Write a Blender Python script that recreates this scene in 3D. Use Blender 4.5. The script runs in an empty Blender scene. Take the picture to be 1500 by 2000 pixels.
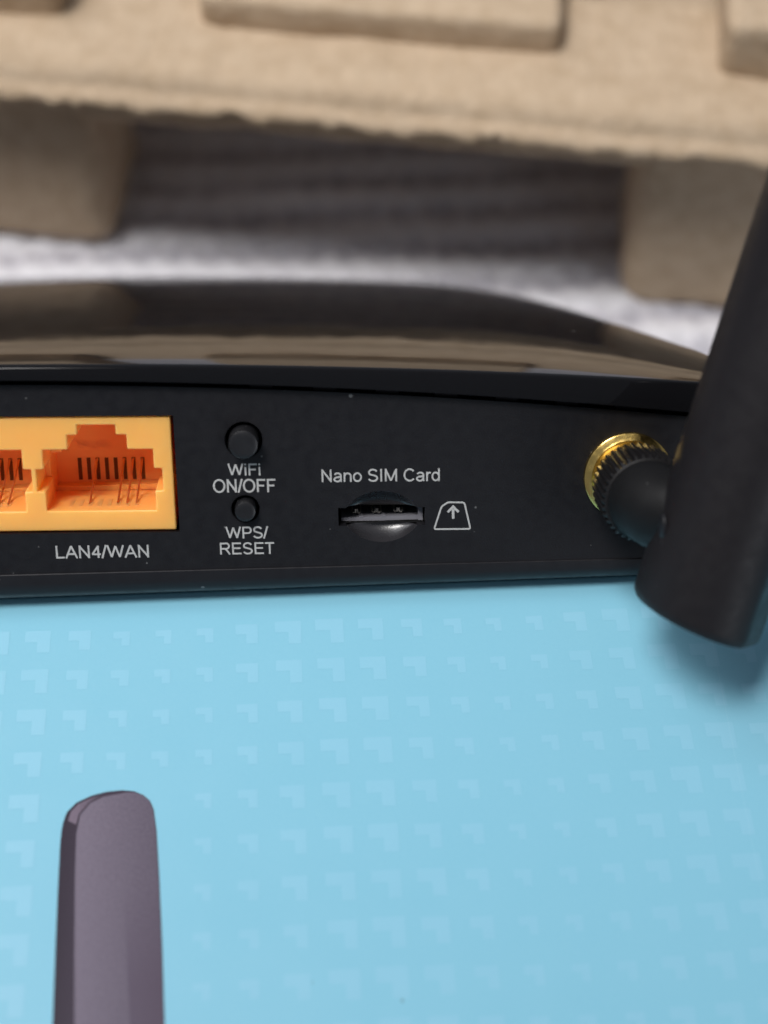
import bpy, bmesh, math, random
from mathutils import Vector, Matrix, noise
from mathutils.geometry import delaunay_2d_cdt

MM = 0.001
scene = bpy.context.scene
COL = scene.collection
random.seed(7)

# ------------------------------------------------------------------ camera
cam_d = bpy.data.cameras.new('camera')
cam = bpy.data.objects.new('camera', cam_d)
COL.objects.link(cam)
RIGHT = Vector((0.998043, -0.058128, 0.023033))
DOWN = Vector((-0.034001, -0.813716, -0.580268))
FWD = Vector((0.052472, 0.578349, -0.814100))
m = Matrix.Identity(4)
for i in range(3):
    m[i][0] = RIGHT[i]; m[i][1] = -DOWN[i]; m[i][2] = -FWD[i]
m.translation = Vector((-8.022, -84.951, 133.212)) * MM
cam.matrix_world = m
cam_d.sensor_fit = 'HORIZONTAL'
cam_d.sensor_width = 36.0
cam_d.lens = 72.0
cam_d.clip_start = 0.005
cam_d.clip_end = 20.0
cam_d.dof.use_dof = True
cam_d.dof.focus_distance = 0.156
cam_d.dof.aperture_fstop = 20.0
scene.camera = cam

# ------------------------------------------------------------------ world and lamps
world = bpy.data.worlds.new('World')
scene.world = world
world.use_nodes = True
bg = world.node_tree.nodes['Background']
bg.inputs[0].default_value = (0.80, 0.86, 1.0, 1)
bg.inputs[1].default_value = 0.18


def area_lamp(name, loc, target, size, power, color):
    d = bpy.data.lights.new(name, 'AREA')
    d.shape = 'RECTANGLE'
    d.size, d.size_y = size
    d.energy = power
    d.color = color
    o = bpy.data.objects.new(name, d)
    COL.objects.link(o)
    o.location = loc
    o.rotation_euler = (Vector(target) - Vector(loc)).to_track_quat('-Z', 'Y').to_euler()
    return o


area_lamp('window_lamp', (-0.50, 0.20, 0.80), (0, 0.03, 0), (0.6, 0.6), 3.4, (0.97, 0.97, 1.0))
kd = bpy.data.lights.new('key_spot', 'SPOT')  # added key spot, no known fixture; its soft cone dims the foreground
kd.energy = 75.0
kd.color = (1.0, 0.97, 0.945)
kd.shadow_soft_size = 0.22
kd.spot_size = math.radians(25)
kd.spot_blend = 1.0
ko = bpy.data.objects.new('key_spot', kd)
COL.objects.link(ko)
ko.location = (-0.29, -0.02, 0.80)
ko.rotation_euler = (Vector((-0.035, 0.10, -0.02)) - Vector(ko.location)).to_track_quat('-Z', 'Y').to_euler()
area_lamp('side_lamp', (0.42, -0.62, 0.16), (0.02, 0, 0), (0.16, 0.4), 0.85, (0.93, 0.95, 1.0))

scene.cycles.max_bounces = 16
scene.cycles.diffuse_bounces = 10
scene.cycles.glossy_bounces = 6
scene.view_settings.view_transform = 'Standard'
scene.view_settings.look = 'None'
scene.view_settings.gamma = 1.0
scene.view_settings.use_curve_mapping = False
scene.view_settings.exposure = 0.0


# ------------------------------------------------------------------ materials
class NT:
    def __init__(s, name):
        s.m = bpy.data.materials.new(name)
        s.m.use_nodes = True
        s.t = s.m.node_tree
        s.b = s.t.nodes['Principled BSDF']
        s.tc = s.t.nodes.new('ShaderNodeTexCoord')

    def n(s, typ, **kw):
        nd = s.t.nodes.new(typ)
        for k, v in kw.items():
            if hasattr(nd, k) and k not in nd.inputs:
                setattr(nd, k, v)
            else:
                nd.inputs[k].default_value = v
        return nd

    def l(s, a, b):
        s.t.links.new(a, b)

    def noise(s, scale, detail=3, rough=0.5, vec=None):
        nd = s.n('ShaderNodeTexNoise')
        nd.inputs['Scale'].default_value = scale
        nd.inputs['Detail'].default_value = detail
        nd.inputs['Roughness'].default_value = rough
        s.l(vec if vec is not None else s.tc.outputs['Object'], nd.inputs['Vector'])
        return nd.outputs['Fac']

    def stretch(s, sc, rot=(0, 0, 0)):
        mp = s.n('ShaderNodeMapping')
        mp.inputs['Scale'].default_value = sc
        mp.inputs['Rotation'].default_value = rot
        s.l(s.tc.outputs['Object'], mp.inputs['Vector'])
        return mp.outputs['Vector']

    def ramp(s, fac, stops):
        r = s.n('ShaderNodeValToRGB')
        els = r.color_ramp.elements
        while len(els) < len(stops):
            els.new(0.5)
        for e, (p, c) in zip(els, stops):
            e.position = p
            e.color = (c[0], c[1], c[2], 1) if hasattr(c, '__len__') else (c, c, c, 1)
        s.l(fac, r.inputs['Fac'])
        return r.outputs['Color']

    def mix(s, fac, a, b):
        x = s.n('ShaderNodeMix')
        x.data_type = 'RGBA'
        for sock, v in ((x.inputs[0], fac), (x.inputs[6], a), (x.inputs[7], b)):
            if isinstance(v, (int, float)):
                sock.default_value = v
            elif isinstance(v, tuple):
                sock.default_value = (v[0], v[1], v[2], 1)
            else:
                s.l(v, sock)
        return x.outputs[2]

    def math(s, op, a, b=0.0):
        x = s.n('ShaderNodeMath')
        x.operation = op
        for sock, v in ((x.inputs[0], a), (x.inputs[1], b)):
            if isinstance(v, (int, float)):
                sock.default_value = v
            else:
                s.l(v, sock)
        return x.outputs[0]

    def bump(s, h, strength, dist):
        b = s.n('ShaderNodeBump')
        b.inputs['Strength'].default_value = strength
        b.inputs['Distance'].default_value = dist
        s.l(h, b.inputs['Height'])
        s.l(b.outputs['Normal'], s.b.inputs['Normal'])

    def specks(s, scale, thr):
        """Sparse dust specks: small dots in some cells of a Voronoi field."""
        v = s.n('ShaderNodeTexVoronoi')
        v.inputs['Scale'].default_value = scale
        s.l(s.tc.outputs['Object'], v.inputs['Vector'])
        sep = s.n('ShaderNodeSeparateColor')
        s.l(v.outputs['Color'], sep.inputs[0])
        size = s.math('MULTIPLY', s.math('POWER', sep.outputs[0], 6.0), thr)
        return s.math('LESS_THAN', v.outputs['Distance'], size)

    def scratches(s, scale, thr, rot):
        n1 = s.noise(scale, 1, 0.4, s.stretch((1, 0.03, 1), rot))
        n2 = s.noise(scale * 0.12, 2)
        a = s.math('LESS_THAN', s.math('ABSOLUTE', s.math('SUBTRACT', n1, 0.5)), thr)
        return s.math('MULTIPLY', a, s.math('GREATER_THAN', n2, 0.6))

    def color(s, c):
        if isinstance(c, tuple):
            s.b.inputs['Base Color'].default_value = (c[0], c[1], c[2], 1)
        else:
            s.l(c, s.b.inputs['Base Color'])

    def rough(s, r):
        if isinstance(r, (int, float)):
            s.b.inputs['Roughness'].default_value = r
        else:
            s.l(r, s.b.inputs['Roughness'])


def mat_matte_black(name, base=(0.0066, 0.0064, 0.008), speck=(0.12, 0.12, 0.12), rough=(0.42, 0.6), bump=0.25, spec=0.23):
    t = NT(name)
    t.b.inputs['Specular IOR Level'].default_value = spec
    big = t.noise(60, 3)
    c = t.mix(big, base, tuple(v * 1.35 for v in base))
    c = t.mix(t.specks(330, 0.09), c, speck)
    c = t.mix(t.specks(760, 0.10), c, tuple(v * 0.7 for v in speck))
    sc = t.math('MULTIPLY', t.scratches(160, 0.0011, (0.4, 0.7, 0.3)), 0.4)
    c = t.mix(sc, c, tuple(v * 0.5 for v in speck))
    t.color(c)
    t.rough(t.ramp(t.noise(900, 2), [(0.3, rough[0]), (0.7, rough[1])]))
    t.bump(t.noise(6500, 2), bump, 0.00006)
    return t.m


def mat_gloss_black():
    t = NT('piano_black')
    c = t.mix(t.specks(260, 0.11), (0.006, 0.006, 0.007), (0.2, 0.19, 0.18))
    sc = t.scratches(220, 0.0012, (0, 0, 0.9))
    t.color(t.mix(sc, c, (0.05, 0.05, 0.05)))
    t.rough(t.ramp(t.noise(70, 4), [(0.35, 0.04), (0.75, 0.11)]))
    t.b.inputs['IOR'].default_value = 1.33
    t.bump(t.noise(120, 1), 0.05, 0.0004)
    return t.m


def mat_orange():
    t = NT('orange_plastic')
    t.color(t.mix(t.noise(180, 3), (0.98, 0.43, 0.10), (0.985, 0.455, 0.11)))
    t.rough(0.42)
    t.b.inputs['Subsurface Weight'].default_value = 0.55
    t.b.inputs['Subsurface Radius'].default_value = (1.0, 0.9, 0.55)
    t.b.inputs['Subsurface Scale'].default_value = 0.0035
    t.bump(t.noise(2500, 2), 0.08, 0.00005)
    return t.m


def mat_metal(name, c, r):
    t = NT(name)
    t.b.inputs['Metallic'].default_value = 1.0
    t.color(t.mix(t.noise(700, 3), c, tuple(v * 0.75 for v in c)))
    t.rough(t.ramp(t.noise(1200, 3), [(0.3, r * 0.7), (0.7, r * 1.4)]))
    return t.m


def mat_ink():
    t = NT('grey_ink')
    t.color(t.ramp(t.noise(1500, 4, 0.7), [(0.25, (0.26, 0.255, 0.25)), (0.45, (0.40, 0.395, 0.385)), (0.8, (0.45, 0.445, 0.435))]))
    t.rough(0.55)
    return t.m


def mat_box(name, c0, c1, grain=0.0):
    t = NT(name)
    t.color(t.mix(t.noise(25, 3), c0, c1))
    t.rough(t.ramp(t.noise(160, 3), [(0.3, 0.30), (0.7, 0.40)]))
    t.b.inputs['IOR'].default_value = 1.45
    t.bump(t.math('ADD', t.noise(1300, 3), t.math('MULTIPLY', t.noise(70, 2), 3.0)), 0.10, 0.00008)
    return t.m


def mat_blue(name, mul):
    t = NT(name)
    base = t.mix(t.noise(18, 3), tuple(v * mul[i] for i, v in enumerate((0.222, 0.523, 0.672))),
                 tuple(v * mul[i] for i, v in enumerate((0.236, 0.543, 0.692))))
    grain = t.ramp(t.noise(3800, 2, 0.8), [(0.3, 0.0), (0.7, 1.0)])
    base = t.mix(t.math('MULTIPLY', grain, 0.10), base, (0.32, 0.62, 0.75))
    if mul[0] != 1:
        plain = tuple((0.234, 0.538, 0.687))
        base = t.mix(t.ramp(t.noise(130, 3, 0.6), [(0.3, 0.7), (0.6, 1.0)]), plain, base)
    dust = t.specks(140, 0.055)
    base = t.mix(dust, base, (0.16, 0.30, 0.38))
    sc = t.scratches(90, 0.0005, (0, 0, 1.1))
    base = t.mix(t.math('MULTIPLY', sc, 0.4), base, (0.5, 0.72, 0.82))
    t.color(base)
    t.rough(t.ramp(t.noise(160, 3), [(0.3, 0.30), (0.7, 0.40)]))
    t.b.inputs['IOR'].default_value = 1.45
    t.bump(t.math('ADD', t.noise(1500, 3), t.math('MULTIPLY', t.noise(80, 2), 3.0)), 0.10, 0.00008)
    return t.m


def mat_print(name, c0, c1, x0, x1, fade=None):
    """Halftone print: two ink tones along x with fine grain."""
    t = NT(name)
    sep = t.n('ShaderNodeSeparateXYZ')
    t.l(t.tc.outputs['Object'], sep.inputs[0])
    mr = t.n('ShaderNodeMapRange')
    mr.inputs[1].default_value = x0 * MM
    mr.inputs[2].default_value = x1 * MM
    t.l(sep.outputs[0], mr.inputs[0])
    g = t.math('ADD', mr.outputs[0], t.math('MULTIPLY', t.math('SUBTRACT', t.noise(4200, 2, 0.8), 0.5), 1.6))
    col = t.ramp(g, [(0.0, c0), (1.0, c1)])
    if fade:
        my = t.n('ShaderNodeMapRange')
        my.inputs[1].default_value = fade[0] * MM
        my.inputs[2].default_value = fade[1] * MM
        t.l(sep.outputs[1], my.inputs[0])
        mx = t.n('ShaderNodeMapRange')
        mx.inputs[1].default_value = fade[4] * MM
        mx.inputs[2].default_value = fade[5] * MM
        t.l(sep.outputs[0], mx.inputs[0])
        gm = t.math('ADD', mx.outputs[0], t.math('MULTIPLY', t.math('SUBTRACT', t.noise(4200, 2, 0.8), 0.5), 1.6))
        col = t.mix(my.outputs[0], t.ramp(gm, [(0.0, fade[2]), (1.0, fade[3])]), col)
    t.color(col)
    t.rough(0.4)
    t.b.inputs['Specular IOR Level'].default_value = 0.2
    return t.m


def mat_pulp():
    t = NT('moulded_pulp')
    f = t.noise(260, 6, 0.65)
    c = t.ramp(f, [(0.2, (0.40, 0.295, 0.19)), (0.5, (0.51, 0.39, 0.272)), (0.8, (0.59, 0.465, 0.335))])
    fib = t.noise(900, 3, 0.6, t.stretch((1, 0.25, 1), (0.3, 0.4, 0.8)))
    t.color(t.mix(t.math('MULTIPLY', fib, 0.3), c, (0.28, 0.21, 0.14)))
    t.rough(0.9)
    t.b.inputs['Specular IOR Level'].default_value = 0.2
    t.bump(t.math('ADD', t.noise(420, 5, 0.6), fib), 0.7, 0.0006)
    return t.m


def mat_cloth():
    t = NT('ribbed_cloth')
    sep = t.n('ShaderNodeSeparateXYZ')
    t.l(t.tc.outputs['Object'], sep.inputs[0])
    wob = t.math('MULTIPLY', t.math('SUBTRACT', t.noise(28, 2), 0.5), 0.007)
    y = t.math('ADD', sep.outputs[1], wob)
    s = t.math('SINE', t.math('MULTIPLY', y, 2 * math.pi / 0.0088))
    wv = t.noise(330, 4, 0.7, t.stretch((1, 0.35, 1)))
    k = t.math('ADD', t.math('MULTIPLY', s, 0.36), t.math('ADD', t.math('MULTIPLY', wv, 1.3), -0.12))
    t.color(t.ramp(k, [(0.1, (0.46, 0.45, 0.50)), (0.5, (0.70, 0.69, 0.735)), (0.9, (0.78, 0.775, 0.815))]))
    t.rough(0.95)
    t.b.inputs['Specular IOR Level'].default_value = 0.1
    t.bump(t.noise(1100, 4, 0.7), 0.8, 0.0007)
    return t.m


M = {
    'panel': mat_matte_black('matte_black_plastic'),
    'shell': mat_matte_black('black_base_plastic', (0.011, 0.011, 0.013), rough=(0.3, 0.42), bump=0.1),
    'button': mat_matte_black('black_button_plastic', (0.0085, 0.0085, 0.0098), rough=(0.3, 0.4), bump=0.15, spec=0.5),
    'scoop': mat_matte_black('satin_black_plastic', (0.02, 0.0195, 0.022), rough=(0.25, 0.32), bump=0.2, spec=0.75),
    'dark': mat_matte_black('cavity_black_plastic', (0.004, 0.004, 0.004), speck=(0.01, 0.01, 0.01), rough=(0.7, 0.8), bump=0.0),
    'antenna': mat_matte_black('antenna_rubber', (0.0105, 0.0092, 0.0103), speck=(0.06, 0.06, 0.065), rough=(0.40, 0.52), bump=0.2),
    'knurl': mat_matte_black('knurled_black_plastic', (0.009, 0.0085, 0.009), rough=(0.4, 0.5), bump=0.1, spec=0.2),
    'knuckle': mat_matte_black('soft_black_plastic', (0.007, 0.007, 0.0075), rough=(0.5, 0.6), bump=0.1, spec=0.15),
    'gloss': mat_gloss_black(),
    'orange': mat_orange(),
    'gold': mat_metal('gold_plating', (1.0, 0.70, 0.22), 0.22),
    'wire': mat_metal('contact_wire', (1.0, 0.72, 0.36), 0.35),
    'steel': mat_metal('spring_steel', (0.9, 0.85, 0.75), 0.35),
    'greyplastic': mat_matte_black('grey_reader_plastic', (0.16, 0.16, 0.18), rough=(0.4, 0.5), bump=0.1),
    'slotshade': mat_matte_black('slot_shade_brown', (0.10, 0.035, 0.008), speck=(0.1, 0.04, 0.01), rough=(0.6, 0.7), bump=0.0),  # orange darkened to brown: shade inside the slots put into the colour
    'ink': mat_ink(),
    'blue': mat_blue('blue_card', (1, 1, 1)),
    'pale': mat_blue('pale_blue_print', (1.095, 1.02, 1.024)),
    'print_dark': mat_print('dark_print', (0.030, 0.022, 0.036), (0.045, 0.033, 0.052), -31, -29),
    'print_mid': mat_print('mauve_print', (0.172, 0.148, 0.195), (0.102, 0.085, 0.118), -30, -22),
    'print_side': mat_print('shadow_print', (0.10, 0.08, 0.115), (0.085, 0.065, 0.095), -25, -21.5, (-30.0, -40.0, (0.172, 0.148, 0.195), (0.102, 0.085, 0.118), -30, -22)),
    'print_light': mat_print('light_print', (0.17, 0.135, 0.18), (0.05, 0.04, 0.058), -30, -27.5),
    'pulp': mat_pulp(),
    'cloth': mat_cloth(),
}


# ------------------------------------------------------------------ mesh helpers (inputs in millimetres)
def finish(name, bm, mat, parent=None, angle=35, smooth=True):
    bmesh.ops.recalc_face_normals(bm, faces=bm.faces[:])
    for f in bm.faces:
        f.smooth = smooth
    if smooth:
        lim = math.radians(angle)
        for e in bm.edges:
            if len(e.link_faces) == 2 and e.calc_face_angle(0) > lim:
                e.smooth = False
    bmesh.ops.scale(bm, vec=(MM, MM, MM), verts=bm.verts[:])
    me = bpy.data.meshes.new(name)
    bm.to_mesh(me)
    bm.free()
    me.materials.append(M[mat])
    o = bpy.data.objects.new(name, me)
    COL.objects.link(o)
    if parent is not None:
        o.parent = parent
    return o


def empty(name, loc, rot=(0, 0, 0)):
    o = bpy.data.objects.new(name, None)
    o.empty_display_size = 0.01
    COL.objects.link(o)
    o.location = Vector(loc) * MM
    o.rotation_euler = rot
    return o


def tag(o, label=None, cat=None, group=None, kind=None):
    for k, v in (('label', label), ('category', cat), ('group', group), ('kind', kind)):
        if v:
            o[k] = v


def inside(p, poly):
    x, y = p
    c = False
    j = len(poly) - 1
    for i in range(len(poly)):
        xi, yi = poly[i]
        xj, yj = poly[j]
        if (yi > y) != (yj > y) and x < (xj - xi) * (y - yi) / (yj - yi) + xi:
            c = not c
        j = i
    return c


def tri2d(polys, keep):
    vs, es = [], []
    for p in polys:
        b = len(vs)
        vs += [Vector(q) for q in p]
        es += [(b + i, b + (i + 1) % len(p)) for i in range(len(p))]
    r = delaunay_2d_cdt(vs, es, [], 0, 1e-6)
    v2, faces = r[0], r[2]
    out = []
    for f in faces:
        c = sum((v2[i] for i in f), Vector((0, 0))) / len(f)
        if keep((c.x, c.y)):
            out.append(f)
    return v2, out


def plate(bm, outer, holes, place, d0, d1, back=True):
    """A flat plate with holes. place(a, b, d) -> 3-D point; walls between d0 and d1."""
    v2, fs = tri2d([outer] + holes, lambda c: inside(c, outer) and not any(inside(c, h) for h in holes))
    for d in ((d0, d1) if back else (d0,)):
        vm = {}
        for f in fs:
            for i in f:
                if i not in vm:
                    vm[i] = bm.verts.new(place(v2[i].x, v2[i].y, d))
            bm.faces.new([vm[i] for i in f])
    for p in [outer] + holes:
        a = [bm.verts.new(place(q[0], q[1], d0)) for q in p]
        b = [bm.verts.new(place(q[0], q[1], d1)) for q in p]
        n = len(p)
        for i in range(n):
            bm.faces.new((a[i], a[(i + 1) % n], b[(i + 1) % n], b[i]))
    bmesh.ops.remove_doubles(bm, verts=bm.verts[:], dist=1e-4)


def flat_union(bm, polys, place):
    v2, fs = tri2d(polys, lambda c: any(inside(c, p) for p in polys))
    vm = {}
    for f in fs:
        for i in f:
            if i not in vm:
                vm[i] = bm.verts.new(place(v2[i].x, v2[i].y))
        bm.faces.new([vm[i] for i in f])


def UVW(u, v, w):
    return Vector((u, w, v))     # router frame: x right, y into the router, z up


def bx(bm, u0, u1, v0, v1, w0, w1, slope=0.0):
    vs = [bm.verts.new(UVW(u, v + slope * u, w)) for u in (u0, u1) for v in (v0, v1) for w in (w0, w1)]
    for q in ((0, 1, 3, 2), (4, 6, 7, 5), (0, 4, 5, 1), (2, 3, 7, 6), (0, 2, 6, 4), (1, 5, 7, 3)):
        bm.faces.new([vs[i] for i in q])


def lathe(bm, prof, n, frame, teeth=None, cap0=True, cap1=True):
    """prof: (radius, height) list; frame(x, y, h) -> point."""
    rings = []
    for k, (r, h) in enumerate(prof):
        ring = []
        for i in range(n):
            a = 2 * math.pi * i / n
            rr = r * (teeth(i) if teeth and teeth.__code__.co_argcount == 1 else 1) if teeth else r
            ring.append(bm.verts.new(frame(rr * math.cos(a), rr * math.sin(a), h)))
        rings.append(ring)
    for a, b in zip(rings, rings[1:]):
        for i in range(n):
            bm.faces.new((a[i], a[(i + 1) % n], b[(i + 1) % n], b[i]))
    if cap0:
        bm.faces.new(rings[0][::-1])
    if cap1:
        bm.faces.new(rings[-1])


def sweep(bm, path, rad, n=8):
    pts = [Vector(p) for p in path]
    rings = []
    for k, p in enumerate(pts):
        d = (pts[min(k + 1, len(pts) - 1)] - pts[max(k - 1, 0)]).normalized()
        up = Vector((1, 0, 0)) if abs(d.x) < 0.8 else Vector((0, 0, 1))
        s = d.cross(up).normalized()
        t = d.cross(s).normalized()
        r = rad[k] if hasattr(rad, '__len__') else rad
        rings.append([bm.verts.new(p + (s * math.cos(2 * math.pi * i / n) + t * math.sin(2 * math.pi * i / n)) * r) for i in range(n)])
    for a, b in zip(rings, rings[1:]):
        for i in range(n):
            bm.faces.new((a[i], a[(i + 1) % n], b[(i + 1) % n], b[i]))
    bm.faces.new(rings[0][::-1])
    bm.faces.new(rings[-1])


def rbox(bm, x0, x1, y0, y1, z0, z1, r, step, amp=0.0, freq=0.12, seed=0.0, shape=None):
    """Rounded, slightly lumpy block made from a subdivided box."""
    def axis(a, b):
        n = max(2, int((b - a) / step))
        c = [a + (b - a) * i / n for i in range(n + 1)]
        extra = [a + r * 0.25, a + r * 0.6, a + r, b - r, b - r * 0.6, b - r * 0.25]
        return sorted(set(round(q, 4) for q in c + [e for e in extra if a < e < b]))
    ax, ay, az = axis(x0, x1), axis(y0, y1), axis(z0, z1)
    cache = {}

    def V(x, y, z):
        k = (x, y, z)
        if k not in cache:
            p = Vector(k)
            c = Vector((min(max(x, x0 + r), x1 - r), min(max(y, y0 + r), y1 - r), min(max(z, z0 + r), z1 - r)))
            d = p - c
            if d.length > 1e-9:
                p = c + d.normalized() * r
                nrm = d.normalized()
            else:
                nrm = Vector((0, 0, 1))
            if amp:
                q = p * freq + Vector((seed, seed * 1.7, seed * 0.3))
                p = p + nrm * amp * (noise.noise(q) + 0.5 * noise.noise(q * 2.7))
            if shape:
                p = shape(p)
            cache[k] = bm.verts.new(p)
        return cache[k]

    def face(*a):
        try:
            bm.faces.new(a)
        except ValueError:
            pass
    for A, B, f in ((ax, ay, lambda a, b, s: V(a, b, (z0, z1)[s])), (ax, az, lambda a, b, s: V(a, (y0, y1)[s], b)),
                    (ay, az, lambda a, b, s: V((x0, x1)[s], a, b))):
        for s in (0, 1):
            for i in range(len(A) - 1):
                for j in range(len(B) - 1):
                    face(f(A[i], B[j], s), f(A[i + 1], B[j], s), f(A[i + 1], B[j + 1], s), f(A[i], B[j + 1], s))


# ------------------------------------------------------------------ the cloth the things stand on
CZ = -62.0
bm = bmesh.new()
xs = [-260 + 8.0 * i for i in range(20)] + [-100 + 1.4 * i for i in range(150)] + [110 + 8.0 * i for i in range(19)]
ys = [-190 + 6.0 * i for i in range(40)] + [50 + 1.1 * i for i in range(120)] + [182 + 6.0 * i for i in range(36)]
rows = []
for y in ys:
    row = []
    for x in xs:
        wob = 7.0 * (noise.noise(Vector((x * 0.016, y * 0.016, 0.4))) * 0.5)
        z = 0.5 * math.sin((y + wob) * 2 * math.pi / 8.8) + 0.6 * math.sin(x * 2 * math.pi / 6.0 + 2.2 * noise.noise(Vector((x * 0.05, y * 0.11, 9.0)))) * math.sin((y + wob) * math.pi / 4.4 + 1) + 0.9 * noise.noise(Vector((x * 0.03, y * 0.05, 3.0)))
        row.append(bm.verts.new((x, y, CZ - 1.1 + z)))
    rows.append(row)
for a, b in zip(rows, rows[1:]):
    for i in range(len(a) - 1):
        bm.faces.new((a[i], a[i + 1], b[i + 1], b[i]))
cloth = finish('cloth', bm, 'cloth', angle=180)
tag(cloth, 'white and grey ribbed cloth spread out under the brown tray', 'cloth')

# ------------------------------------------------------------------ blue cardboard box
BE = 0.94           # far edge of the box lid, under the router
box = empty('cardboard_box', (0, -80, CZ))
tag(box, 'light blue printed cardboard box with a pale notch pattern and printed antenna', 'box')


def bp(x, y, z):
    return Vector((x, y + 80, z - CZ))


bm = bmesh.new()
rbox(bm, -150, 150, 0 - 168 + 80, BE + 80, 0.3, -CZ, 0.7, 60)
finish('carton', bm, 'blue', box, angle=40)

pat = bmesh.new()
for i in range(-30, 36):
    for j in range(-36, 2):
        cx = -9.96 + 4.1656 * i
        cy = -4.775 + 4.499 * j
        s = 2.15 + 0.62 * math.cos(2 * math.pi * (i - 1 + 0.12 * j) / 8.0)
        s *= random.uniform(0.95, 1.05)
        if cy + s / 2 > BE - 0.8 or abs(cx) > 140:
            continue
        if -32.5 < cx < -19.5 - max(0.0, -43 - cy) * -0.06 and cy < -20.8:
            continue
        h = s / 2
        k = s * random.uniform(0.44, 0.52)
        z = 0.012
        P = [(cx - h, cy + h), (cx - h, cy + h - k), (cx + h - k, cy + h - k), (cx + h - k, cy - h), (cx + h, cy - h), (cx + h, cy + h)]
        pat.faces.new([pat.verts.new(bp(x, y, z)) for x, y in (P[0], P[1], P[2], P[5])])
        pat.faces.new([pat.verts.new(bp(x, y, z)) for x, y in (P[2], P[3], P[4], P[5])])
o = finish('printed_pattern', pat, 'pale', box, smooth=False)
o['kind'] = 'stuff'

OUT = [(-26.6, -140), (-30.35, -56), (-30.94, -42.89), (-31.13, -36.31), (-31.24, -31.92), (-31.34, -26.43), (-31.3, -25.11), (-31.2, -24.36), (-30.92, -23.32),
       (-30.09, -22.4), (-28.7, -21.75), (-27.3, -21.42), (-25.88, -21.34), (-24.8, -21.48), (-23.89, -21.92), (-23.25, -22.53),
       (-22.87, -23.42), (-22.55, -25.53), (-22.15, -30.56), (-21.74, -36.78), (-21.38, -43.38), (-20.6, -56), (-15.6, -140)]
INN = [(-23.4, -140), (-28.3, -56), (-29.07, -42.99), (-29.45, -36.39), (-29.81, -29.28), (-29.91, -25.56), (-29.66, -23.67), (-28.84, -22.56), (-27.63, -21.93), (-25.51, -21.59)]
pa = empty('printed_antenna', (0, 80, -CZ))
pa.parent = box


def sheet(name, poly, z, mat):
    b = bmesh.new()
    flat_union(b, [poly], lambda x, y: Vector((x, y, z)))
    return finish(name, b, mat, pa, smooth=False)


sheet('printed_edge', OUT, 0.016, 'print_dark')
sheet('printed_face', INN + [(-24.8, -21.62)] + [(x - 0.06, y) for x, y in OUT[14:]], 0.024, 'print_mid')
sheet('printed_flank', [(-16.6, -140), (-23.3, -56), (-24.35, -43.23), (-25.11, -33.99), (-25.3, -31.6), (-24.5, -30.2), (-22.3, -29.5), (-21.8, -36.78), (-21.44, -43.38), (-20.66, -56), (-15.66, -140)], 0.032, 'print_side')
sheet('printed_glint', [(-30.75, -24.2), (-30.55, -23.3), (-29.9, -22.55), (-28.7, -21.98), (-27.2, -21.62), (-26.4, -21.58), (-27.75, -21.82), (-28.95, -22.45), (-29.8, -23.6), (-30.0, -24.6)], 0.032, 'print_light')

# ------------------------------------------------------------------ brown moulded pulp tray
tray = empty('pulp_tray', (3.958, 105.31, CZ), (0, 0, math.radians(-9.4)))
tag(tray, 'brown moulded pulp packing tray standing on the cloth behind the router', 'tray')

# deck with its rolled front lip: a profile carried along x
bm = bmesh.new()
prof = [(26.0, 41.2), (22.0, 41.3), (17, 41.4), (10, 41.5), (4, 41.6), (1.0, 41.5), (-0.9, 41.15), (-2.2, 40.4), (-2.9, 39.5), (-3.2, 38.9),
        (-3.7, 38.5), (-4.6, 38.2), (-5.3, 37.5), (-5.5, 36.7), (-5.1, 36.1), (-4.2, 35.9), (-2.0, 35.7), (0.5, 35.6), (0.8, 38.0), (26.0, 38.2)]
rows = []
nx = 190
for i in range(nx + 1):
    x = -115 + 230 * i / nx
    row = []
    for k, (y, z) in enumerate(prof):
        a = 0.5 * noise.noise(Vector((x * 0.09, y * 0.2, z * 0.2))) + 0.26 * noise.noise(Vector((x * 0.4, y * 0.5, 5.0)))
        dz = dy = 0.0
        if 12 <= k <= 15:
            rag = 0.9 * noise.noise(Vector((x * 0.22, 8.0, 0.0))) + 0.65 * noise.noise(Vector((x * 0.75, 2.0, 1.0)))
            dz = rag
            dy = 0.5 * rag
        rows_y = y + dy + 0.3 * a
        row.append(bm.verts.new((x, rows_y, z + a + dz)))
    rows.append(row)
np_ = len(prof)
for a, b in zip(rows, rows[1:]):
    for k in range(np_):
        bm.faces.new((a[k], a[(k + 1) % np_], b[(k + 1) % np_], b[k]))
bm.faces.new(rows[0])
bm.faces.new(rows[-1])
finish('deck', bm, 'pulp', tray, angle=60)

# back of the tray: a low floor behind the deck
bm = bmesh.new()
rbox(bm, -114, 114, 24.5, 80, 17, 20, 1.0, 6, 0.4, seed=2)
finish('sunken_floor', bm, 'pulp', tray, angle=60)


def lean(p, x0=0, k=0.0):
    return Vector((p.x, p.y - k * (36 - p.z), p.z))


def left_leg(p):
    return Vector((p.x + 0.03 * (36 - p.z) * (1 if p.x > -60 else 0), p.y, p.z))


def right_leg(p):
    return Vector((p.x + 0.05 * (36 - p.z) * (1 if p.x < 70 else 0), p.y, p.z))


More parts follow.
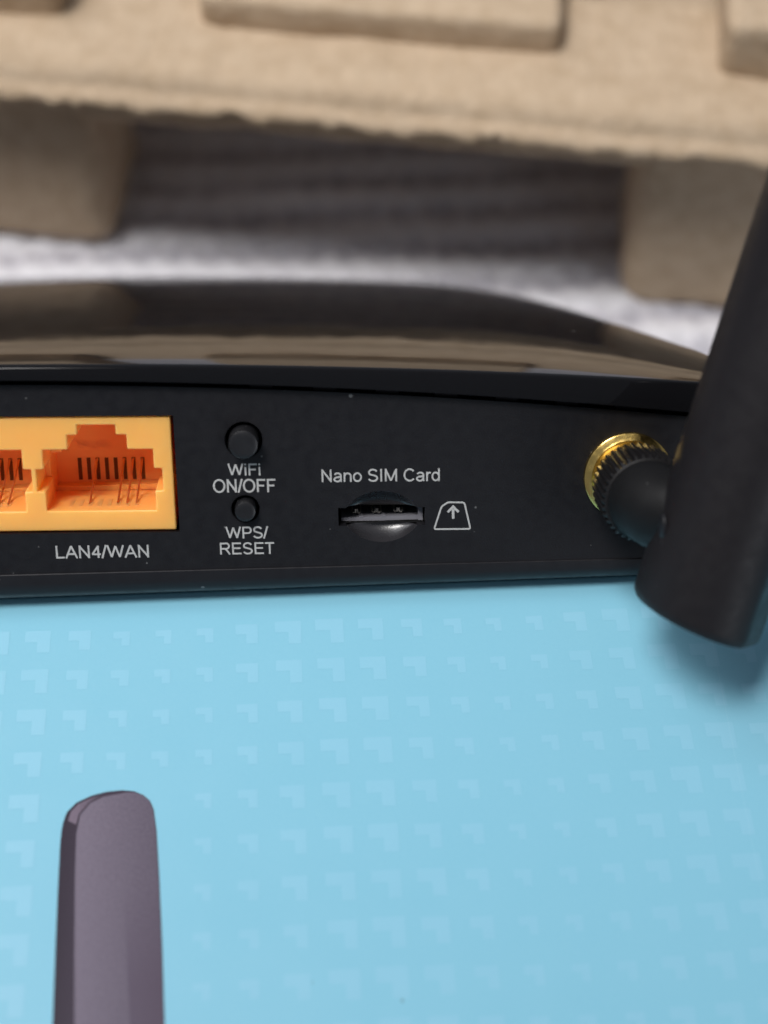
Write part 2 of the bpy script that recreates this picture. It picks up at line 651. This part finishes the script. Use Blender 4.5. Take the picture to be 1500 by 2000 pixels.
bm = bmesh.new()
rbox(bm, -112, -45.4, 0.0, 26, -0.6, 37, 4.0, 2.5, 0.55, seed=4, shape=left_leg)
finish('leg', bm, 'pulp', tray, angle=60)
bm = bmesh.new()
rbox(bm, 43.0, 112, 0.0, 26, -2.6, 37, 4.0, 2.5, 0.55, seed=9, shape=right_leg)
finish('leg', bm, 'pulp', tray, angle=60)
bm = bmesh.new()
rbox(bm, -47, 46, 0.4, 14, 28.5, 37, 1.6, 2.5, 0.5, seed=12)
finish('crossbeam', bm, 'pulp', tray, angle=60)
for (a, b, y0, y1, h, sd) in ((-28.0, 29.0, 10.2, 60, 47.0, 15), (-112, -49.5, 8.6, 60, 50, 18), (54.0, 112, 8.8, 60, 51, 21)):
    bm = bmesh.new()
    rbox(bm, a, b, y0, y1, 40.2, h, 1.8, 2.5, 0.5, seed=sd)
    finish('raised_block', bm, 'pulp', tray, angle=60)

# ------------------------------------------------------------------ router
OX, OY, OZ = 0.0, -1.581, 1.97
TAU = math.radians(38)
router = empty('router', (OX, OY, OZ), (-TAU, 0, 0))
tag(router, 'glossy black wireless router with an orange network port, leaning on the blue box', 'router')
UC, UH = -57.0, 93.0          # centre and half width of the router
SL = -0.024                    # slight slope of the panel layout


def mirror(u):
    return u if u > UC else 2 * UC - u


def v_lip_top(u):
    return 24.57 - 0.00049 * (u - UC) ** 2


def v_lip_bot(u):
    return 23.30 - 0.00072 * (u - UC) ** 2


def v_top(u, D):
    u = mirror(u)
    mm = max(0.0, (u - 1.5) / 20)
    return v_lip_top(u) + 0.40 * (1 - math.exp(-D / 5.5)) + 0.0355 * D - D * D / 1110 - 0.0066 * D * mm ** 4 - 0.000033 * D * D * mm ** 2


def d_max(u):
    x = min(1.0, abs(u - UC) / (UH + 1.2))
    return 105.2 * (1 - 0.27 * x ** 4)


# top shell: domed skin, front lip face, skirt
bm = bmesh.new()
NU, ND = 150, 70
grid = []
LIP = -1.2
for i in range(NU + 1):
    u = UC + (UH + 1.2) * (2 * i / NU - 1)
    col = []
    vt, vb = v_lip_top(u), v_lip_bot(u)
    col.append(bm.verts.new(UVW(u, vb + 0.12, 3.2)))
    col.append(bm.verts.new(UVW(u, vb, LIP + 0.18)))
    col.append(bm.verts.new(UVW(u, vb + 0.06, LIP + 0.03)))
    col.append(bm.verts.new(UVW(u, vb + 0.22, LIP)))
    col.append(bm.verts.new(UVW(u, vt - 0.24, LIP)))
    col.append(bm.verts.new(UVW(u, vt - 0.07, LIP + 0.06)))
    dm = d_max(u)
    for j in range(ND + 1):
        D = 0.22 + (dm - 0.22) * (j / ND) ** 1.15
        col.append(bm.verts.new(UVW(u, v_top(u, D), LIP + D)))
    col.append(bm.verts.new(UVW(u, v_top(u, dm) - 1.0, LIP + dm + 0.3)))
    col.append(bm.verts.new(UVW(u, v_top(u, dm) - 3.0, LIP + dm + 0.2)))
    grid.append(col)
for a, b in zip(grid, grid[1:]):
    for k in range(len(a) - 1):
        bm.faces.new((a[k], b[k], b[k + 1], a[k + 1]))
for col, s in ((grid[0], -1), (grid[-1], 1)):      # side skirts
    low = [bm.verts.new(v.co + Vector((0, 0, -2.6)) if 5 < k else v.co + Vector((0, 0.01, 0))) for k, v in enumerate(col)]
    for k in range(5, len(col) - 1):
        bm.faces.new((col[k], col[k + 1], low[k + 1], low[k]))
top = finish('top_shell', bm, 'gloss', router, angle=50)
top['label'] = 'domed piano black top with a thin glossy lip'

# base shell: rounded bottom rim all round and the side walls
def plan(inset):
    pts = []
    n = 60
    h = UH - inset
    r = 3.0
    for i in range(n + 1):                                   # back edge, left to right
        pts.append((UC - h + r + (2 * h - 2 * r) * i / n, inset))
    for i in range(1, 7):
        a = math.pi / 2 * i / 6
        pts.append((UC + h - r + r * math.sin(a), inset + r - r * math.cos(a)))
    for i in range(1, n):                                    # right side, front, left side
        pass
    m_ = 80
    for i in range(m_ + 1):
        x = math.cos(math.pi * i / m_)
        x = math.copysign(abs(x) ** 0.55, x)
        u = UC + h * x
        pts.append((u, max(inset + r + 1, d_max(u) - 2.2 - inset)))
    for i in range(0, 6):
        a = math.pi / 2 * (1 - i / 6)
        pts.append((UC - h + r - r * math.sin(a), inset + r - r * math.cos(a)))
    return pts


bm = bmesh.new()
rings = []
for inset, v in ((3.0, 2.9), (-0.06, 2.9), (-0.13, 2.82), (-0.14, 1.9), (0.0, 1.3), (0.4, 0.78), (1.1, 0.38), (2.2, 0.1), (3.2, 0.0)):
    rings.append([bm.verts.new(UVW(u, v - 0.010 * (u + 5) * (1 if v > 1.5 else 0) * (1 if abs(w) < 8 else 0), w)) for u, w in plan(inset)])
n = len(rings[0])
for a, b in zip(rings, rings[1:]):
    for i in range(n):
        bm.faces.new((a[i], a[(i + 1) % n], b[(i + 1) % n], b[i]))
bm.faces.new(rings[-1])
# side walls from the rim up to the top shell, open behind the panel
wall = [(u, w) for u, w in plan(0.25)]
wl = [(bm.verts.new(UVW(u, 2.6, w)), bm.verts.new(UVW(u, max(3.2, v_top(u, max(w, 0)) - 1.2), w)), w) for u, w in wall]
for i in range(n):
    a, b = wl[i], wl[(i + 1) % n]
    if a[2] > 0.5 or b[2] > 0.5:
        bm.faces.new((a[0], b[0], b[1], a[1]))
finish('base_shell', bm, 'shell', router, angle=40)

# the flat back panel with its openings
def arc(cx, cy, r, n=40):
    return [(cx + r * math.cos(2 * math.pi * i / n), cy + r * math.sin(2 * math.pi * i / n)) for i in range(n)]


def shear(pts, u0):
    return [(u, v + SL * (u - u0)) for u, v in pts]


PORTS = [-27.85 - 12.7 * k for k in range(4)]
PC = PORTS[0]
frame_hole = shear([(-20.32, 7.22), (-20.32, 19.05), (PORTS[-1] - 7.2, 19.05), (PORTS[-1] - 7.2, 7.22)], PC)
WIFI, WPS = (-13.6, 16.2), (-13.72, 9.2)
SC, SV = -0.22, 7.93               # centre of the SIM finger recess


def lens_arc(sign, hc=4.12, sag=2.66, cut=0.93, n=24):
    r = (hc * hc + sag * sag) / (2 * sag)
    pts = []
    amax = math.asin(hc / r)
    for i in range(n + 1):
        a = -amax + 2 * amax * i / n
        u, v = r * math.sin(a), r * math.cos(a) - (r - sag)
        if v >= cut - 1e-6:
            pts.append((u, v * sign))
    uc = math.sqrt(r * r - (cut + r - sag) ** 2)
    pts = [(-uc, cut * sign)] + [p for p in pts if abs(p[0]) < uc - 0.02] + [(uc, cut * sign)]
    return pts


up_arc = lens_arc(1)
lo_arc = lens_arc(-1)
SLOT = 4.33
sl = lambda pts: [(u + SC, v + SV + SL * u) for u, v in pts]
sim_hole = sl(up_arc + [(SLOT, 0.93), (SLOT, -0.93)] + lo_arc[::-1] + [(-SLOT, -0.93), (-SLOT, 0.93)])
outer = []
for i in range(61):
    u = UC + UH - 0.5 - (2 * UH - 1) * i / 60
    outer.append((u, v_lip_bot(u) - 0.62))
outer = [(UC - UH + 0.5, 2.6), (UC + UH - 0.5, 2.6)] + outer
bm = bmesh.new()
plate(bm, outer, [frame_hole, arc(*WIFI, 1.86), arc(*WPS, 1.42), sim_hole], UVW, 0.0, 1.1)
bmesh.ops.recalc_face_normals(bm, faces=bm.faces[:])
panel = finish('back_panel', bm, 'panel', router, angle=25)

# dark gap between lip and panel, with the ventilation ribs in it
bm = bmesh.new()
vs = []
for i in range(41):
    u = UC + UH - 1 - (2 * UH - 2) * i / 40
    vs.append((bm.verts.new(UVW(u, v_lip_bot(u) - 1.3, 1.6)), bm.verts.new(UVW(u, v_lip_bot(u) + 0.2, 2.6))))
for a, b in zip(vs, vs[1:]):
    bm.faces.new((a[0], b[0], b[1], a[1]))
finish('vent_gap', bm, 'dark', router)
for u in (-11.7, -5.5, 0.6, 6.4, 12.4, 18.4, 24.4):
    bm = bmesh.new()
    v = v_lip_bot(u)
    bx(bm, u - 1.1, u + 1.1, v - 0.7, v + 0.0, 0.85, 1.9)
    finish('vent_rib', bm, 'shell', router, smooth=False)

# --- network ports
def port_outline(c):
    P = [(-5.35, 9.43), (5.35, 9.43), (5.35, 11.45), (6.14, 11.45), (6.14, 13.72), (5.35, 13.72), (5.35, 15.68), (2.88, 15.68), (2.88, 17.15),
         (1.86, 17.15), (1.86, 18.15), (-1.86, 18.15), (-1.86, 17.15), (-2.88, 17.15), (-2.88, 15.68), (-5.35, 15.68), (-5.35, 13.72), (-6.14, 13.72),
         (-6.14, 11.45), (-5.35, 11.45)]
    return shear([(u + c, v) for u, v in P], PC)


block = empty('port_block', (0, 0, 0))
block.parent = router
bm = bmesh.new()
fo = shear([(-20.66, 7.42), (-20.66, 18.86), (PORTS[-1] - 6.9, 18.86), (PORTS[-1] - 6.9, 7.42)], PC)
plate(bm, fo, [port_outline(c) for c in PORTS], UVW, 0.22, 6.0, back=False)
bmesh.ops.recalc_face_normals(bm, faces=bm.faces[:])
o = finish('port_frame', bm, 'orange', block, angle=25)
bv = o.modifiers.new('edge', 'BEVEL')
bv.width = 0.00012
bv.segments = 2
bv.limit_method = 'ANGLE'
bv.angle_limit = math.radians(50)

WB = 10.2       # depth of the back wall of a port
for c in PORTS:
    bm = bmesh.new()

    def q(*pts):
        bm.faces.new([bm.verts.new(UVW(u + c, v + SL * (u + c - PC), w)) for u, v, w in pts])
    # inner cavity behind the frame: floor, side walls, ceiling, back wall (the latch channel runs all the way)
    L, Rr = -5.62, 5.62
    q((L, 9.2, 5.9), (Rr, 9.2, 5.9), (Rr, 9.2, WB), (L, 9.2, WB))
    q((L, 9.2, 1.2), (Rr, 9.2, 1.2), (Rr, 9.2, 5.9), (L, 9.2, 5.9))
    q((L, 9.2, 5.9), (L, 9.2, WB), (L, 15.7, WB), (L, 15.7, 5.9))
    q((Rr, 9.2, 5.9), (Rr, 15.7, 5.9), (Rr, 15.7, WB), (Rr, 9.2, WB))
    q((L, 15.7, 5.9), (L, 15.7, WB), (-2.88, 15.7, WB), (-2.88, 15.7, 5.9))
    q((Rr, 15.7, 5.9), (2.88, 15.7, 5.9), (2.88, 15.7, WB), (Rr, 15.7, WB))
    q((-2.88, 15.7, 5.9), (-2.88, 15.7, WB), (-2.88, 18.2, WB), (-2.88, 18.2, 5.9))
    q((2.88, 15.7, 5.9), (2.88, 18.2, 5.9), (2.88, 18.2, WB), (2.88, 15.7, WB))
    q((-2.88, 18.2, 5.9), (-2.88, 18.2, WB), (2.88, 18.2, WB), (2.88, 18.2, 5.9))
    q((-6.2, 11.4, 5.9), (L, 11.4, 5.9), (L, 13.8, 5.9), (-6.2, 13.8, 5.9))
    q((Rr, 11.4, 5.9), (6.2, 11.4, 5.9), (6.2, 13.8, 5.9), (Rr, 13.8, 5.9))
    q((L, 9.0, WB), (Rr, 9.0, WB), (Rr, 18.3, WB), (L, 18.3, WB))
    o = finish('port_cavity', bm, 'orange', block, smooth=False)
    # plug stop at the upper left and small guide blocks
    bm = bmesh.new()
    bx(bm, c - 5.6, c - 4.3, 14.3, 15.7, 5.2, WB)
    bx(bm, c + 4.5, c + 5.6, 14.3, 15.7, 6.5, WB)
    finish('plug_stop', bm, 'orange', block, smooth=False)
    bm = bmesh.new()
    bx(bm, c - 5.6, c + 5.6, 9.2, 9.75, 8.6, WB)
    finish('floor_step', bm, 'orange', block, smooth=False)
    if c == PORTS[0] or True:
        for k in range(8):
            u = c - 3.26 + 0.93 * k
            s0 = SL * (u - PC)
            bm = bmesh.new()
            bx(bm, u - 0.19, u + 0.19, 9.95 + s0, 12.3 + s0, WB - 0.06, WB + 0.3)  # solid dark bar standing in for a shaded opening
            finish('contact_slot', bm, 'slotshade', block, smooth=False)
            bm = bmesh.new()
            bx(bm, u - 0.17, u + 0.17, 9.2 + s0, 9.46 + s0, 2.0, 4.4)
            finish('floor_rib', bm, 'orange', block, smooth=False)
            if k in (2, 5, 6, 7):
                bm = bmesh.new()
                sweep(bm, [UVW(u, 12.15 + s0, WB - 0.05), UVW(u, 12.2 + s0, WB - 0.4), UVW(u - 0.02, 11.9 + s0, WB - 0.9),
                           UVW(u - 0.06, 10.6 + s0, 6.3), UVW(u - 0.1, 9.65 + s0, 3.6), UVW(u - 0.11, 9.35 + s0, 2.7)], 0.11, 8)
                finish('contact_wire', bm, 'wire', block)

# --- push buttons in their wells
def button(name, c, rh, rc, w0):
    root = bmesh.new()
    fr = lambda x, y, h: UVW(c[0] + x, c[1] + y, h)
    lathe(root, [(rc * 0.55, w0), (rc - 0.22, w0 + 0.01), (rc - 0.08, w0 + 0.06), (rc, w0 + 0.2), (rc + 0.03, 3.0)], 40, fr, cap1=True)
    b = finish(name, root, 'button', router, angle=40)
    wl_ = bmesh.new()
    lathe(wl_, [(rh + 0.001, 0.9), (rh - 0.02, 3.2)], 40, fr, cap0=False, cap1=True)
    finish('button_well', wl_, 'dark', b)
    rim = bmesh.new()
    lathe(rim, [(rh + 0.09, -0.012), (rh + 0.03, 0.03), (rh - 0.03, 0.12), (rh - 0.04, 0.9)], 40, fr, cap0=False, cap1=False)
    finish('well_rim', rim, 'panel', b)
    return b


button('push_button', WIFI, 1.86, 1.45, -1.85)
button('push_button', WPS, 1.42, 1.05, -1.05)

# --- SIM slot: finger recess, dark mouth, reader with three springs
sim = empty('sim_slot', (0, 0, 0))
sim.parent = router


def scoop(name, ar, sign):
    b = bmesh.new()
    NS = 14
    rows_ = []
    for s_ in range(NS + 1):
        s = s_ / NS
        row_ = []
        for (u, v) in ar:
            tv = (abs(v) - 0.93)
            vv = 0.93 + tv * (1 - s)
            dep = 1.45 * (1 - (1 - s) ** 2.0) * (tv / 1.73) ** 0.6
            row_.append(b.verts.new(UVW(SC + u, SV + sign * vv + SL * u, dep)))
        rows_.append(row_)
    for a_, b_ in zip(rows_, rows_[1:]):
        for i_ in range(len(a_) - 1):
            b.faces.new((a_[i_], a_[i_ + 1], b_[i_ + 1], b_[i_]))
    return finish(name, b, 'scoop', sim, angle=80)


scoop('finger_recess', lo_arc, -1)
scoop('finger_recess', up_arc, 1)
bm = bmesh.new()
for (v0, v1) in ((0.93, 0.93), (-0.93, -0.93)):
    pass
pl = [(-SLOT, -0.93), (SLOT, -0.93), (SLOT, 0.93), (-SLOT, 0.93)]
for (a, b) in zip(pl, pl[1:] + pl[:1]):
    if abs(a[1] - b[1]) < 0.01:
        w0 = 1.0
    else:
        w0 = 0.9
    bm.faces.new([bm.verts.new(UVW(SC + u, SV + v + SL * u, w)) for (u, v), w in ((a, w0), (b, w0), (b, 9), (a, 9))])
bm.faces.new([bm.verts.new(UVW(SC + u, SV + v + SL * u, 9)) for u, v in pl])
finish('slot_mouth', bm, 'dark', sim, smooth=False)
bm = bmesh.new()
bx(bm, SC - 4.0, SC + 3.95, SV - 0.93, SV - 0.5, 1.7, 8, 0.0)
bx(bm, SC - 2.2, SC - 1.8, SV - 0.52, SV - 0.4, 1.65, 4)
bx(bm, SC + 0.1, SC + 0.5, SV - 0.52, SV - 0.4, 1.65, 4)
finish('reader_tray', bm, 'greyplastic', sim, smooth=False)
bm = bmesh.new()
bx(bm, SC + 3.75, SC + 4.2, SV - 0.9, SV + 0.45, 1.3, 6)
finish('reader_latch', bm, 'greyplastic', sim, smooth=False)
for u in (-2.67, -0.6, 1.6):
    bm = bmesh.new()
    z0 = SV - 0.26
    sweep(bm, [UVW(u - 0.42, z0 + 0.5, 3.4), UVW(u - 0.42, z0 + 0.12, 2.5), UVW(u - 0.3, z0 + 0.02, 2.4), UVW(u - 0.12, z0 + 0.06, 2.4),
               UVW(u - 0.08, z0 + 0.38, 2.5), UVW(u + 0.08, z0 + 0.38, 2.5), UVW(u + 0.12, z0 + 0.06, 2.4), UVW(u + 0.3, z0 + 0.02, 2.4),
               UVW(u + 0.42, z0 + 0.12, 2.5), UVW(u + 0.42, z0 + 0.5, 3.4)], 0.11, 6)
    finish('contact_spring', bm, 'steel', sim)


# --- lettering: strokes of a plain grotesque, capital height 1
def A_(cx, cy, rx, ry, a0, a1, n=14):
    return [(cx + rx * math.cos(math.radians(a0 + (a1 - a0) * i / n)), cy + ry * math.sin(math.radians(a0 + (a1 - a0) * i / n))) for i in range(n + 1)]


T = 0.138
H_ = T / 2
GL = {
    'L': (0.78, [[(0.16, 1), (0.16, H_), (0.72, H_)]]),
    'A': (0.93, [[(0.05, 0), (0.465, 1 - 0.03)], [(0.465, 1 - 0.03), (0.88, 0)], [(0.2, 0.34), (0.73, 0.34)]]),
    'N': (1.0, [[(0.17, 0), (0.17, 1)], [(0.83, 0), (0.83, 1)], [(0.17, 0.93), (0.83, 0.07)]]),
    '4': (0.78, [[(0.54, 0), (0.54, 0.97)], [(0.54, 0.93), (0.09, 0.3)], [(0.06, 0.3), (0.72, 0.3)]]),
    '/': (0.39, [[(0.03, -0.02), (0.36, 1.02)]]),
    'W': (1.32, [[(0.07, 1), (0.36, 0.06)], [(0.36, 0.06), (0.66, 0.93)], [(0.66, 0.93), (0.96, 0.06)], [(0.96, 0.06), (1.25, 1)]]),
    'i': (0.31, [[(0.155, 0), (0.155, 0.725)], [(0.155, 0.86), (0.155, 1)]]),
    'F': (0.85, [[(0.17, 0), (0.17, 1 - H_), (0.8, 1 - H_)], [(0.17, 0.5), (0.7, 0.5)]]),
    'O': (1.09, [A_(0.545, 0.5, 0.44, 0.455, 0, 360, 36)]),
    'P': (0.93, [[(0.17, 0), (0.17, 1 - H_), (0.56, 1 - H_)] + A_(0.57, 0.695, 0.25, 0.2425, 90, -90) + [(0.17, 0.4525)]]),
    'S': (0.93, [A_(0.465, 0.715, 0.31, 0.235, 18, 215, 16) + [(0.33, 0.545), (0.6, 0.47)] + A_(0.465, 0.275, 0.34, 0.225, 38, -165, 16)]),
    'R': (1.0, [[(0.17, 0), (0.17, 1 - H_), (0.6, 1 - H_)] + A_(0.61, 0.71, 0.24, 0.2275, 90, -90) + [(0.17, 0.4825)], [(0.52, 0.48), (0.66, 0.36), (0.9, 0)]]),
    'E': (0.93, [[(0.85, 1 - H_), (0.17, 1 - H_), (0.17, H_), (0.87, H_)], [(0.17, 0.52), (0.8, 0.52)]]),
    'T': (0.85, [[(0.04, 1 - H_), (0.81, 1 - H_)], [(0.425, 1 - T), (0.425, 0)]]),
    'I': (0.39, [[(0.195, 0), (0.195, 1)]]),
    'M': (1.16, [[(0.16, 0), (0.16, 1)], [(1.0, 0), (1.0, 1)], [(0.16, 0.96), (0.58, 0.06)], [(0.58, 0.06), (1.0, 0.96)]]),
    'C': (1.0, [A_(0.53, 0.5, 0.42, 0.455, 40, 320, 30)]),
    'a': (0.78, [A_(0.38, 0.5, 0.25, 0.185, 160, 0, 12) + [(0.63, 0.12), (0.66, 0.0)], A_(0.36, 0.2, 0.25, 0.165, 60, 300, 16) + [(0.63, 0.22)], [(0.34, 0.36), (0.62, 0.42)]]),
    'n': (0.78, [[(0.14, 0), (0.14, 0.725)], [(0.14, 0.45)] + A_(0.4, 0.45, 0.24, 0.225, 155, 0, 12) + [(0.64, 0)]]),
    'o': (0.78, [A_(0.39, 0.3625, 0.29, 0.315, 0, 360, 28)]),
    'r': (0.47, [[(0.14, 0), (0.14, 0.725)], [(0.14, 0.42)] + A_(0.36, 0.45, 0.21, 0.215, 160, 65, 8)]),
    'd': (0.78, [[(0.63, 0), (0.63, 1.0)], A_(0.365, 0.3625, 0.265, 0.315, 0, 360, 26)]),
    'K': (0.93, [[(0.17, 0), (0.17, 1)], [(0.17, 0.35), (0.85, 1)], [(0.38, 0.55), (0.88, 0)]]),
    '-': (0.46, [[(0.06, 0.38), (0.4, 0.38)]]),
    ' ': (0.39, []),
}


def ribbon(pts, t):
    """Quads of a stroke with mitred joins; a closed stroke repeats its first point."""
    P = [Vector(p) for p in pts]
    n = len(P)
    closed = (P[0] - P[-1]).length < 1e-6
    L_, R_ = [], []
    for i in range(n):
        a = P[i] - P[i - 1] if i else (P[-1] - P[-2] if closed else None)
        b = P[i + 1] - P[i] if i < n - 1 else (P[1] - P[0] if closed else None)
        da = a.normalized() if a is not None else b.normalized()
        db = b.normalized() if b is not None else a.normalized()
        na, nb = Vector((-da.y, da.x)), Vector((-db.y, db.x))
        mt = (na + nb)
        mt = mt.normalized() if mt.length > 1e-6 else na
        k = (t / 2) / max(0.35, mt.dot(na))
        L_.append(P[i] + mt * k)
        R_.append(P[i] - mt * k)
    return [[tuple(L_[i]), tuple(R_[i]), tuple(R_[i + 1]), tuple(L_[i + 1])] for i in range(n - 1)]


def text_width(s):
    return sum(GL[c][0] for c in s)


def lettering(s, u0, v0, u1, cap, w=-0.015, mat='ink', parent=None, name='lettering', thick=T):
    parent = parent or router
    tw = text_width(s)
    k = (u1 - u0) / tw
    bm_ = bmesh.new()
    x = 0.0
    for ch in s:
        adv, strokes = GL[ch]
        polys = []
        for st in strokes:
            pts = [((x + px) * k, py * cap) for px, py in st]
            polys += ribbon(pts, thick * cap)
        if polys:
            flat_union(bm_, polys, lambda a, b: UVW(u0 + a, v0 + b + SL * a, w))
        x += adv
    return finish(name, bm_, mat, parent, smooth=False)


lettering('LAN4/WAN', -32.75, 4.74, -23.35, 1.32)
lettering('WiFi', -15.3, 12.66, -12.0, 1.22)
lettering('ON/OFF', -16.85, 10.98, -10.6, 1.36)
lettering('WPS/', -15.8, 6.18, -11.6, 1.24)
lettering('RESET', -16.55, 4.55, -10.98, 1.24)
lettering('Nano SIM Card', -6.22, 11.70, 5.72, 1.30, thick=0.13)
for c in PORTS[:2]:
    lettering('TP-LINK', c - 3.5, 13.45 + SL * (c - PC), c + 0.1, 0.72, w=WB - 0.06, mat='orange', parent=block, name='moulded_lettering', thick=0.18)

# card direction mark: a cut-corner card outline with an arrow
bm = bmesh.new()
card = [(5.13, 6.42), (5.05, 6.52), (5.08, 6.66), (5.72, 8.62), (5.86, 8.82), (6.32, 9.13), (6.5, 9.18), (7.85, 9.12), (8.02, 9.06), (8.1, 8.9), (8.62, 6.52), (8.6, 6.38), (8.5, 6.33), (5.13, 6.42)]
flat_union(bm, ribbon(card, 0.17), lambda a, b: UVW(a, b, -0.015))
arrow = [[(6.80, 7.45), (7.06, 7.45), (7.06, 8.45), (6.80, 8.45)]] + ribbon([(6.38, 8.15), (6.93, 8.72), (7.48, 8.13)], 0.24)
flat_union(bm, arrow, lambda a, b: UVW(a, b, -0.015))
finish('card_mark', bm, 'ink', router, smooth=False)

# --- antenna socket, collar, hinge and barrel
GC = (24.45, 11.35)
gf = lambda x, y, h: UVW(GC[0] + x, GC[1] + y, h)
bm = bmesh.new()
lathe(bm, [(4.45, 0.0), (4.47, -0.3), (4.42, -0.48), (4.3, -0.55), (4.0, -0.62), (3.75, -0.75), (3.62, -1.1), (3.6, -3.9)], 64, gf, cap1=True)
finish('antenna_socket', bm, 'gold', router, angle=30)

AX0 = Vector((28.3, 2.0))
LEAN = math.radians(15.6)
AW = -14.0
ad = Vector((math.sin(LEAN), math.cos(LEAN)))
an = Vector((math.cos(LEAN), -math.sin(LEAN)))


def af(x, y, h):
    if h < 12:
        h = h - (0.13 * x + 0.95) * (1 - max(0.0, h) / 12)
    p = AX0 + ad * h + an * x
    return UVW(p.x, p.y, AW + y)


ant = empty('antenna', (0, 0, 0))
ant.parent = router
ant['label'] = 'black antenna leaning right on a knurled collar'
bm = bmesh.new()
R0 = 6.25
pf = [(R0 - 1.6, 0.0), (R0 - 0.75, 0.03), (R0 - 0.3, 0.18), (R0 - 0.07, 0.5), (R0, 1.0), (R0, 8), (R0, 16), (R0 - 0.05, 26), (R0 - 0.2, 60), (R0 - 0.6, 110), (R0 - 1.0, 148), (R0 - 1.4, 151), (R0 - 2.6, 153)]
NB = 96
rings = []
for r, h in pf:
    ring = []
    for i in range(NB):
        a = 2 * math.pi * i / NB
        x, y = r * math.cos(a), r * math.sin(a)
        # a flat facet on the front right of the barrel
        nd = Vector((math.cos(math.radians(-38)), math.sin(math.radians(-38))))
        d = x * nd.x + y * nd.y
        lim = r * 0.94
        if d > lim:
            x -= nd.x * (d - lim)
            y -= nd.y * (d - lim)
        ring.append(bm.verts.new(af(x, y, h)))
    rings.append(ring)
for a, b in zip(rings, rings[1:]):
    for i in range(NB):
        bm.faces.new((a[i], a[(i + 1) % NB], b[(i + 1) % NB], b[i]))
bm.faces.new(rings[0][::-1])
bm.faces.new(rings[-1])
finish('barrel', bm, 'antenna', ant, angle=30)

bm = bmesh.new()
NK = 38
prof = [(3.4, -3.2), (4.0, -3.3), (4.26, -3.55), (4.34, -8.5), (4.15, -8.85), (3.95, -8.95)]
rings = []
for k, (r, h) in enumerate(prof):
    ring = []
    for i in range(NK * 4):
        ph = i % 4
        rr = r * (1.0 if ph in (0, 1) else 0.92) if 2 <= k <= 3 else r * 0.98
        a = 2 * math.pi * (i + (0.25 if ph in (1, 3) else 0)) / (NK * 4)
        ring.append(bm.verts.new(gf(rr * math.cos(a), rr * math.sin(a), h)))
    rings.append(ring)
for a, b in zip(rings, rings[1:]):
    for i in range(NK * 4):
        bm.faces.new((a[i], a[(i + 1) % (NK * 4)], b[(i + 1) % (NK * 4)], b[i]))
bm.faces.new(rings[0][::-1])
bm.faces.new(rings[-1])
finish('knurled_collar', bm, 'knurl', ant, angle=20)

bm = bmesh.new()
sweep(bm, [UVW(24.45, 11.35, -8.2), UVW(24.5, 11.33, -8.9), UVW(24.7, 11.25, -9.6), UVW(25.4, 10.95, -10.7), UVW(27.0, 10.4, -12.2), UVW(29.5, 9.4, -13.6)],
      [3.8, 3.86, 3.88, 3.86, 3.7, 3.5], 48)
finish('hinge_knuckle', bm, 'knuckle', ant, angle=40)
bm = bmesh.new()
pc = AX0 + ad * 7.3
for hgt, rr in ((0.0, 0.5),):
    c0 = Vector(af(-6.05, -1.4, 7.4))
    bmesh.ops.create_uvsphere(bm, u_segments=16, v_segments=10, radius=0.8, matrix=Matrix.Translation(c0) @ Matrix.Diagonal((0.5, 1.0, 1.6, 1)))
finish('hinge_pin', bm, 'shell', ant, angle=60)
